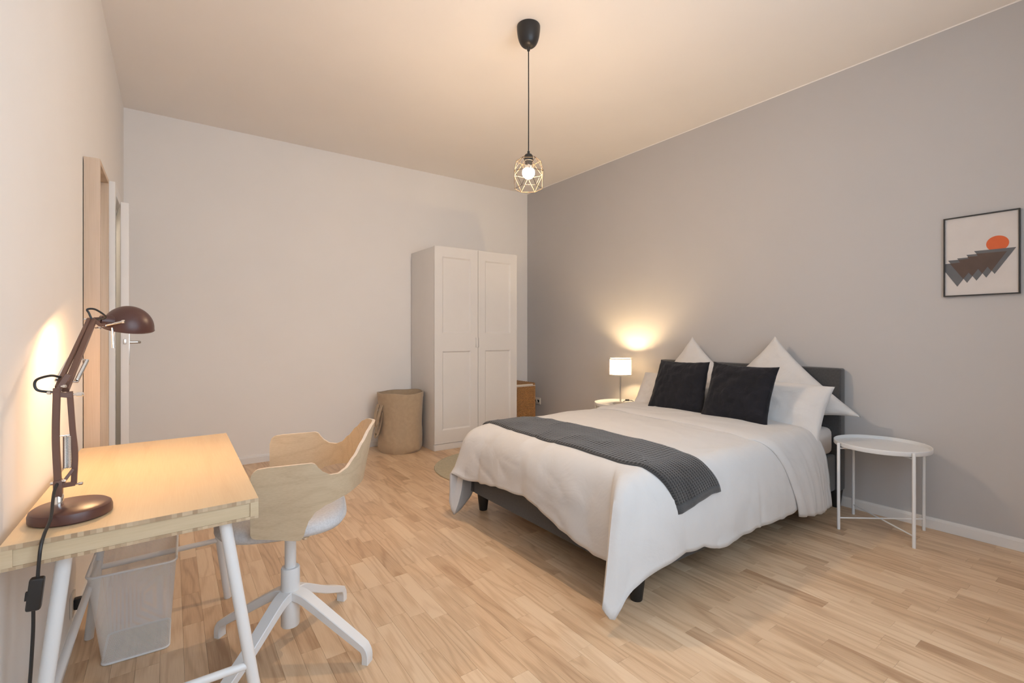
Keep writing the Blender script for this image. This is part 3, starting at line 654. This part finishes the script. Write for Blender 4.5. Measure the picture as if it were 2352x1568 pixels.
# ------------------------------------------------------------------ pendant
pd = thing('pendant_lamp', 'lit pendant lamp with black ceiling cup and geometric wire cage', 'pendant lamp', (1.677, 2.186, HC))
PX, PY = 1.677, 2.186
cupp = [(.066, HC), (.067, HC-.004)]+[(.067*math.cos(a)**.62+.0, HC-.006-.116*math.sin(a)) for a in (PI/2*k/18*.985 for k in range(1, 18))]
MB().lathe([(0, HC)]+cupp+[(.010, HC-.124), (.009, HC-.128), (.008, HC-.142), (0, HC-.142)], 48, (PX, PY, 0)).build('ceiling_cup', M['black_plastic'], pd)
MB().tube([(PX, PY, HC-.14), (PX+.001, PY, 2.5), (PX, PY, 2.190)], .0032, 8).build('cord', M['black_plastic'], pd)
MB().lathe([(0, 2.205), (.007, 2.205), (.007, 2.190), (.020, 2.186), (.026, 2.174), (.026, 2.150), (.020, 2.148), (.020, 2.125), (0, 2.125)], 24, (PX, PY, 0)).build('socket', M['black_metal'], pd)
MB().lathe([(0, 2.126), (.014, 2.126), (.017, 2.118), (.0285, 2.1015), (.027, 2.100), (0, 2.100)], 28, (PX, PY, 0)).build('bulb_base', M['ivory'], pd)
MB().lathe([(.028, 2.1005)]+[(.0355*math.cos(a), 2.082+.0355*math.sin(a)) for a in (.5-k*(PI/2+.5)/14 for k in range(15))], 32, (PX, PY, 0)).build('bulb', M['bulb_p'], pd)
cage = MB(); a0 = math.radians(-35.5)
def hx_(r, z, off): return [(PX+r*math.cos(a0+off+k*PI/3), PY+r*math.sin(a0+off+k*PI/3), z) for k in range(6)]
T_, U_, Mi, Bo = hx_(.030, 2.176, 0), hx_(.070, 2.150, 0), hx_(.094, 2.080, PI/6), hx_(.080, 1.990, 0)
for k in range(6):
    n = (k+1) % 6
    for a, b in ((T_[k], U_[k]), (U_[k], U_[n]), (U_[k], Mi[k]), (U_[n], Mi[k]), (Mi[k], Bo[k]), (Mi[k], Bo[n]), (Bo[k], Bo[n]), (Mi[k], Mi[n])): cage.tube([a, b], .0013, 6)
cage.build('wire_cage', M['cage'], pd)

# ------------------------------------------------------------------ desk
dk = thing('desk', 'bamboo desk with white tube trestle legs against the left wall', 'desk', (-.04, 1.92, 0))
Q = [(-.287, 1.400), (.188, 1.425), (.196, 2.443), (-.280, 2.430)]; zt = .715
def qp(u, v, z):
    a, b, c, d = Q
    return Vector((lerp(lerp(a[0], b[0], u), lerp(d[0], c[0], u), v), lerp(lerp(a[1], b[1], u), lerp(d[1], c[1], u), v), z))
def slab(u0, u1, v0, v1, z0, z1):
    vs = [qp(u, v, z) for z in (z0, z1) for u, v in ((u0, v0), (u1, v0), (u1, v1), (u0, v1))]
    return MB().add(vs, [(3, 2, 1, 0), (4, 5, 6, 7), (0, 1, 5, 4), (1, 2, 6, 5), (2, 3, 7, 6), (3, 0, 4, 7)])
slab(0, 1, .0012, .9988, zt-.010, zt).build('top_board', M['bamboo'], dk, smooth=0)
slab(0, 1, 0, .0012, zt-.010, zt-.0006).build('top_edge', M['endgrain'], dk, smooth=0)
slab(.04, .96, .004, .016, zt-.046, zt-.010).build('end_panel', M['bamboo_side'], dk, smooth=0)
slab(.04, .96, .984, .996, zt-.046, zt-.010).build('end_panel', M['bamboo_side'], dk, smooth=0)
slab(0, .04, .0, 1, zt-.046, zt-.010).build('side_rail', M['bamboo_side'], dk, smooth=0)
slab(.96, 1, .0, 1, zt-.046, zt-.010).build('side_rail', M['bamboo_side'], dk, smooth=0)
slab(0, 1, .001, .999, zt-.053, zt-.046).build('bottom_board', M['endgrain'], dk, smooth=0)
legs = {}
for nm, tx, fx_, ty, fy in (('nr', .113, .212, 1.462, 1.452), ('nl', -.195, -.268, 1.462, 1.452), ('fr', .118, .200, 2.40, 2.42), ('fl', -.190, -.255, 2.38, 2.398)):
    a, b = Vector((tx, ty, .664)), Vector((fx_, fy, 0)); legs[nm] = (a, b)
    MB().tube([a, b], .0145, 16).build('leg', M['white_metal'], dk)
lp_ = lambda nm, z: legs[nm][0].lerp(legs[nm][1], (.664-z)/.664)
for a, b in (('nr', 'nl'), ('fr', 'fl')): MB().tube([lp_(a, .262), lp_(b, .262)], .0105, 14).build('stretcher', M['white_metal'], dk)
MB().tube([lp_('nl', .285), lp_('fl', .285)], .0105, 14).build('stretcher', M['white_metal'], dk)

# ------------------------------------------------------------------ waste bin
wb = thing('waste_bin', 'white wire mesh waste basket under the bamboo desk', 'waste bin', (-.105, 2.27, 0))
b0 = [(-.198, 2.165), (-.008, 2.158), (-.004, 2.375), (-.196, 2.382)]; b1 = [(-.236, 2.135), (.014, 2.126), (.020, 2.420), (-.232, 2.428)]
def rnd_ring(q, z, r, n=6):
    out = []
    for i in range(4):
        p = Vector((*q[i], 0)); pa = Vector((*q[i-1], 0)); pb = Vector((*q[(i+1) % 4], 0)); da = (pa-p).normalized(); db = (pb-p).normalized()
        for k in range(n+1):
            t_ = k/n; w = bez(p+da*r, p+da*r*.45, p+db*r*.45, p+db*r, t_); out.append(Vector((w.x, w.y, z)))
    return out
RB, RT = rnd_ring(b0, .004, .018), rnd_ring(b1, .325, .026); nn = len(RB)
per = [0]
for i in range(nn): per.append(per[-1]+(RT[(i+1) % nn]-RT[i]).length)
mw = MB().add(RB+RT, [(i, (i+1) % nn, nn+(i+1) % nn, nn+i) for i in range(nn)])
ob = mw.build('mesh_wall', M['mesh'], wb, 60, fix=False); ul = ob.data.uv_layers.new(name='UVMap')
for pl in ob.data.polygons:
    for li in pl.loop_indices:
        vi = ob.data.loops[li].vertex_index; i = vi % nn; s = per[i] if not (i == 0 and pl.index == nn-1) else per[nn]
        ul.data[li].uv = (s, .33*(vi >= nn))
bt = MB().add([Vector((v.x, v.y, .006)) for v in RB], [tuple(range(nn))]).build('mesh_floor', M['mesh'], wb, 0, fix=False); ul = bt.data.uv_layers.new(name='UVMap')
for lp in bt.data.loops: v = bt.data.vertices[lp.vertex_index].co; ul.data[lp.index].uv = (v.x, v.y)
MB().tube(RT+[RT[0], RT[1]], .0042, 8, cap=False).build('rim', M['white_metal'], wb)
MB().tube(RB+[RB[0], RB[1]], .0038, 8, cap=False).build('bottom_ring', M['white_metal'], wb)

# ------------------------------------------------------------------ swivel chair
HX, HY = .354, 1.893
ch = thing('desk_chair', 'bent oak plywood desk chair with grey seat and white four-leg base', 'chair', (HX, HY, 0))
fw = Vector((-.966, .25, 0)).normalized(); sd_ = Vector((.25, .966, 0)).normalized()
def cw(f, s, z): return Vector((HX, HY, 0))+fw*f+sd_*s+Vector((0, 0, z))
AF, AB, BK, HWd = .095, -.055, -.252, .262
la = AF-AB; q_len = .385; TLn = la+q_len
def plan(d):
    """d from the arm front (0) to the middle of the back (TLn): local f, s and outward normal"""
    if d <= la: return AF-d, -HWd-.012*math.sin(PI*d/la*.5)*0, Vector((0, -1))
    a = (d-la)/q_len*PI/2; f = AB-(AB-BK)*math.sin(a)**.9; s = -HWd*max(0, math.cos(a))**.8
    nrm = Vector((-math.sin(a)*HWd, -math.cos(a)*(AB-BK))).normalized(); return f, s, nrm
TOP = [(0, .700), (.006, .722), (.02, .732), (.05, .735), (.175, .737), (.188, .732), (.20, .717), (.218, .702), (.245, .690), (.28, .688), (.315, .698), (.36, .728), (.41, .768), (.455, .800), (.49, .813), (TLn, .817)]
BOT = [(0, .528), (.005, .518), (.02, .512), (.140, .490), (.150, .500), (.156, .525), (.166, .552), (.19, .578), (.23, .594), (.30, .606), (.40, .618), (TLn, .622)]
def shell(mirror, off):
    def fn(i_, j_):
        d = i_*TLn; f, s, n_ = plan(d); z = lerp(table(d, BOT), table(d, TOP), j_)
        bk = max(0, (d-la)/q_len); lean = (z-.60)
        f -= lean*.22*bk*bk; s -= .05*lean*(1-bk); f += n_.x*off; s += n_.y*off
        return cw(f, -s if mirror else s, z)
    return fn
def build_shell():
    nd_, nz_ = 120, 22; m = MB()
    for off in (0, -.011):
        for side in (False, True):
            fn = shell(side, off); rng = range(nd_+1) if not side else range(nd_-1, -1, -1)
            for i in rng: m.v += [tuple(fn(i/nd_, j/nz_)) for j in range(nz_+1)]
    cols = 2*nd_+1; st = nz_+1; N = cols*st
    face_m = []
    for layer in (0, 1):
        for i in range(cols-1):
            for j in range(nz_): a = layer*N+i*st+j; m.f.append((a, a+st, a+st+1, a+1)); face_m.append(0)
    rim = [(i, nz_) for i in range(cols)]+[(cols-1, j) for j in range(nz_-1, -1, -1)]+[(i, 0) for i in range(cols-2, -1, -1)]+[(0, j) for j in range(1, nz_+1)]
    for (i, j), (k, l) in zip(rim, rim[1:]): a, b = i*st+j, k*st+l; m.f.append((a, b, N+b, N+a)); face_m.append(1)
    o = m.build('shell', [M['oakply'], M['plyedge']], ch, 50)
    for pl, mi in zip(o.data.polygons, face_m): pl.material_index = mi
build_shell()
def seat_fn(z0, z1):
    m = MB(); n = 72; prof = [(0, 0), (.86, 0), (.95, .12), (1, .40), (.985, .68), (.93, .88), (.80, .985), (.5, 1.03), (0, 1.04)]
    def P(r, h, a):
        c, s = math.cos(a), math.sin(a); e = 2/3.0; f = .212*abs(c)**e*(1 if c > 0 else -1); q = .222*abs(s)**e*(1 if s > 0 else -1)
        return cw(f*r+.018, q*r, lerp(z0, z1, h)-.012*r*r*(h > .5)*0)
    k = len(prof); m.add([P(r if r else .001, h, 2*PI*j/n) for r, h in prof for j in range(n)], [(i*n+j, i*n+(j+1) % n, (i+1)*n+(j+1) % n, (i+1)*n+j) for i in range(k-1) for j in range(n)])
    return m
seat_fn(.474, .530).build('seat', M['seat'], ch, 60)
MB().box(-.07, .07, -.15, .15, .455, .474, .003, mat=Matrix.Translation((HX, HY, 0)) @ Matrix(((fw.x, sd_.x, 0, 0), (fw.y, sd_.y, 0, 0), (0, 0, 1, 0), (0, 0, 0, 1)))).build('seat_plate', M['oakply'], ch)
for s in (-.138, .138):
    MB().lathe([(.009, .447), (.011, .450), (.011, .455), (0, .455)], 12, tuple(cw(-.055, s, 0))).build('bolt', M['chrome'], ch)
MB().lathe([(.0, .30), (.0195, .30), (.0195, .456), (0, .456)], 24, (HX, HY, 0)).build('gas_column', M['white_metal'], ch)
MB().lathe([(0, .088), (.030, .088), (.032, .092), (.032, .296), (.030, .30), (0, .30)], 28, (HX, HY, 0)).build('column_sleeve', M['white_metal'], ch)
FEET = [(.150, 2.128), (.600, 2.110), (.558, 1.658), (.108, 1.676)]
for fx_, fy_ in FEET:
    d = Vector((fx_-HX, fy_-HY, 0)); r = d.length; d.normalize(); o3 = Vector((HX, HY, 0)); P = lambda q, z: o3+d*q+Vector((0, 0, z))
    path = smooth_path([P(.004, .205), P(.05, .198), P(.10, .172), P(.20, .113), P(r-.025, .062), P(r-.008, .048), P(r, .028), P(r, .0)], 4)
    k = len(path); tp = [lerp(1.15, .80, min(1, i/(k*.7))) for i in range(k)]
    MB().bar(path, .044, .030, Vector((0, 0, 1)).cross(d), tp).build('base_leg', M['white_metal'], ch, 30)

# ------------------------------------------------------------------ desk lamp
dl = thing('desk_lamp', 'dark brown articulated desk lamp shining on the bamboo desk', 'lamp', (-.195, 1.541, zt))
MB().lathe([(0, zt), (.072, zt), (.0765, zt+.004), (.0765, zt+.016), (.074, zt+.024), (.067, zt+.029), (0, zt+.030)], 56, (-.195, 1.541, 0)).build('base', M['brown'], dl)
B3 = Vector((-.219, 1.545, 0))
MB().lathe([(.0105, zt+.029), (.0105, zt+.052), (.008, zt+.056), (0, zt+.056)], 20, (B3.x, B3.y, 0)).build('post', M['chrome'], dl)
JL = Vector((-.219, 1.545, .790)); JR = Vector((-.193, 1.560, .788)); EL = Vector((-.222, 1.552, 1.022)); ER = Vector((-.200, 1.556, 1.012)); HD = Vector((-.190, 1.885, 1.190))
MB().box(-.008, .008, -.010, .010, 0, .040, .002, mat=Matrix.Translation((B3.x, B3.y, zt+.050))).bar([JL, JR], .010, .012, (0, 0, 1)).bar([JL+Vector((.004, 0, .0)), JL+Vector((.026, .01, .035))], .010, .007, (0, 1, 0)).build('lower_joint', M['brown_arm'], dl)
MB().bar(smooth_path([JL, JL.lerp(EL, .5)+Vector((-.003, 0, 0)), EL]), .013, .013, (0, 1, 0)).build('lower_arm', M['brown_arm'], dl)
MB().bar(smooth_path([JR, Vector((-.191, 1.56, .86)), Vector((-.195, 1.557, .92)), ER]), .010, .011, (0, 1, 0)).build('lower_arm', M['brown_arm'], dl)
el = MB().bar([EL+Vector((-.004, 0, -.014)), ER+Vector((.003, 0, -.010))], .012, .010, (0, 0, 1)).bar([EL+Vector((0, 0, -.010)), EL+Vector((.018, .02, .030))], .014, .012, (0, 1, 0)); el.build('elbow_joint', M['brown_arm'], dl)
UA0 = EL+Vector((.004, .004, -.006)); dU = (HD-UA0)
MB().bar([UA0+Vector((.010, 0, 0)), HD], .013, .011, (.9, -.1, 0)).bar([UA0+Vector((-.004, -.002, .006)), HD+Vector((-.010, 0, .004))], .008, .011, (.9, -.1, 0)).build('upper_arm', M['brown_arm'], dl)
def spring(a, b, r, turns, wr):
    a, b = Vector(a), Vector(b); d = b-a; u = d.orthogonal().normalized(); w = d.normalized().cross(u); n = turns*9
    return MB().tube([a+d*(i/n)+(u*math.cos(2*PI*i/9)+w*math.sin(2*PI*i/9))*r for i in range(n+1)], wr, 5)
for p_, q_ in (((-.2085, 1.553, .828), (-.2085, 1.553, .905)), ((-.2005, 1.553, .828), (-.2005, 1.553, .905))): spring(p_, q_, .0034, 36, .0011).build('spring', M['chrome'], dl)
MB().tube([(-.219, 1.553, .907), (-.193, 1.557, .907)], .0016, 8).build('spring_pin', M['chrome'], dl)
ua = lambda t_, dx=0, dz=0: UA0.lerp(HD, t_)+Vector((dx, 0, dz))
spring(ua(.12, .022, -.004), ua(.42, .022, -.010), .0038, 40, .0012).build('spring', M['chrome'], dl)
spring(ua(.12, -.014, .0), ua(.42, -.012, -.004), .0038, 40, .0012).build('spring', M['chrome'], dl)
MB().tube([ua(.11, -.016, 0), ua(.11, .026, -.004)], .0022, 8).build('spring_pin', M['chrome'], dl)
MB().tube([ua(.43, -.014, -.004), ua(.43, .026, -.010)], .0018, 8).build('spring_pin', M['chrome'], dl)
def knob(c, axis, r, L):
    c, ax = Vector(c), Vector(axis).normalized(); return MB().tube([c, c+ax*L*.35, c+ax*L*.4, c+ax*L*.9, c+ax*L], [r*.55, r*.55, r, r, r*.7], 10)
for c, ax, r, L in ((ER+Vector((.004, 0, -.008)), (1, -.15, 0), .0055, .022), (EL+Vector((-.006, 0, -.010)), (-1, .1, 0), .005, .012), (EL+Vector((.008, -.006, .004)), (1, -.3, 0), .004, .010), (JR+Vector((.003, 0, -.002)), (1, -.1, 0), .0035, .014), (JL+Vector((.004, -.004, .012)), (1, -.4, 0), .004, .012), (JL+Vector((-.004, 0, .008)), (-1, 0, 0), .004, .010), (HD+Vector((-.012, 0, .004)), (-1, 0, 0), .0035, .010), (HD+Vector((.004, -.006, -.022)), (1, -.2, 0), .0045, .014)):
    knob(c, ax, r, L).build('knob', M['chrome'], dl)
hj = MB().bar([HD+Vector((-.004, 0, .006)), HD+Vector((.014, .012, -.012)), HD+Vector((.026, .02, -.012))], .008, .010, (0, 1, 0)); hj.build('head_joint', M['brown_arm'], dl)
SC_ = Vector((-.1145, 1.985, 1.170)); axd = Vector((-.12, .26, -1)).normalized()          # opening direction
SR = Matrix.Translation(SC_) @ axd.to_track_quat('-Z', 'Y').to_matrix().to_4x4()
DS = 1.09
dome = [(.0625*DS*math.cos(a), .066*DS*math.sin(a)) for a in (PI/2*k/16 for k in range(17))]
shd = MB().lathe(dome, 56, mat=SR, close=False).build('shade', M['brown'], dl, fix=False)
inn = MB().lathe([(r*.975, z*.975) for r, z in dome], 56, mat=SR, close=False).build('shade_lining', M['brown_in'], shd, fix=False)
MB().lathe([(.0625*DS, -.0005), (.0637*DS, .0005), (.0625*DS, .002), (.061*DS, .0005)], 56, mat=SR, close=False).build('shade_rim', M['brown'], shd)
nk0 = SR @ Vector((-.049, -.016, .024)); nk1 = nk0+Vector((-.030, -.014, .004))
MB().tube([nk0, nk0.lerp(nk1, .6), nk1], [.020, .019, .015], 20).tube([nk1, nk1+Vector((-.014, -.004, .001))], [.010, .008], 14).build('shade_neck', M['brown'], shd)
MB().tube(smooth_path([HD+Vector((.024, .018, -.014)), SC_+Vector((-.058, -.058, .006)), SC_+Vector((-.034, -.068, .012)), SC_+Vector((-.012, -.070, .018))]), .0032, 10).build('shade_bracket', M['chrome'], dl)
knob(SC_+Vector((-.016, -.064, .018)), (1, -.5, .1), .006, .014).build('knob', M['chrome'], dl)
MB().tube([SC_+Vector((-.036, -.060, .0)), SC_+Vector((-.035, -.060, -.012)), SC_+Vector((-.033, -.062, -.058)), SC_+Vector((-.033, -.062, -.062))], [.0022, .0032, .0038, .0045], 10).build('tilt_handle', M['chrome'], dl)
MB().lathe([(0, .048), (.010, .046), (.012, .034), (.019, .024), (.021, .014), (.017, .004), (.008, -.001), (0, -.002)], 24, mat=SR).build('bulb', M['bulb_d'], dl)
MB().tube(smooth_path([HD+Vector((-.004, 0, .004)), HD+Vector((-.010, 0, .022)), HD+Vector((-.014, .002, .034)), HD+Vector((.004, .01, .034)), HD+Vector((.026, .02, .012)), nk1+Vector((-.014, -.004, .0))]), .0028, 8).build('cord_loop', M['black_plastic'], dl)
MB().tube(smooth_path([ua(.10, -.006, .012), EL+Vector((-.012, .0, .030)), EL+Vector((-.036, 0, .020)), EL+Vector((-.034, 0, -.002)), EL+Vector((-.006, 0, -.010))]), .0028, 8).build('cord_loop', M['black_plastic'], dl)
cd = [(-.219, 1.540, .800), (-.222, 1.515, .782), (-.219, 1.46, .742), (-.222, 1.412, .722), (-.2245, 1.392, .700), (-.227, 1.388, .660), (-.228, 1.388, .640)]
MB().tube(smooth_path(cd), .0032, 10).build('power_cord', M['black_plastic'], dl)
MB().tube(smooth_path([(-.2345, 1.388, .578), (-.235, 1.388, .53), (-.238, 1.388, .46), (-.241, 1.388, .40), (-.246, 1.37, .22), (-.25, 1.34, .06), (-.25, 1.26, .004), (-.26, .9, .004)]), .0032, 10).build('power_cord', M['black_plastic'], dl)
swm = Matrix.Translation((-.2315, 1.388, .609)) @ Matrix.Rotation(.10, 4, 'Y')
sw = MB().box(-.012, .012, -.010, .010, -.033, .033, .006, 3, mat=swm).build('cord_switch', M['black_plastic'], dl)
MB().box(-.0155, -.010, -.004, .004, -.012, .006, .0015, mat=swm).build('rocker', M['black_plastic'], sw)

# socket on the left wall under the desk
ls = thing('wall_socket', 'white wall socket with dark plug on the left wall behind the desk legs', 'socket', (XL, 2.43, .13))
MB().box(XL, XL+.008, 2.38, 2.46, .095, .175, .003).build('plate', M['ivory'], ls)
MB().box(XL+.008, XL+.030, 2.405, 2.435, .115, .155, .005).build('plug', M['black_plastic'], ls)
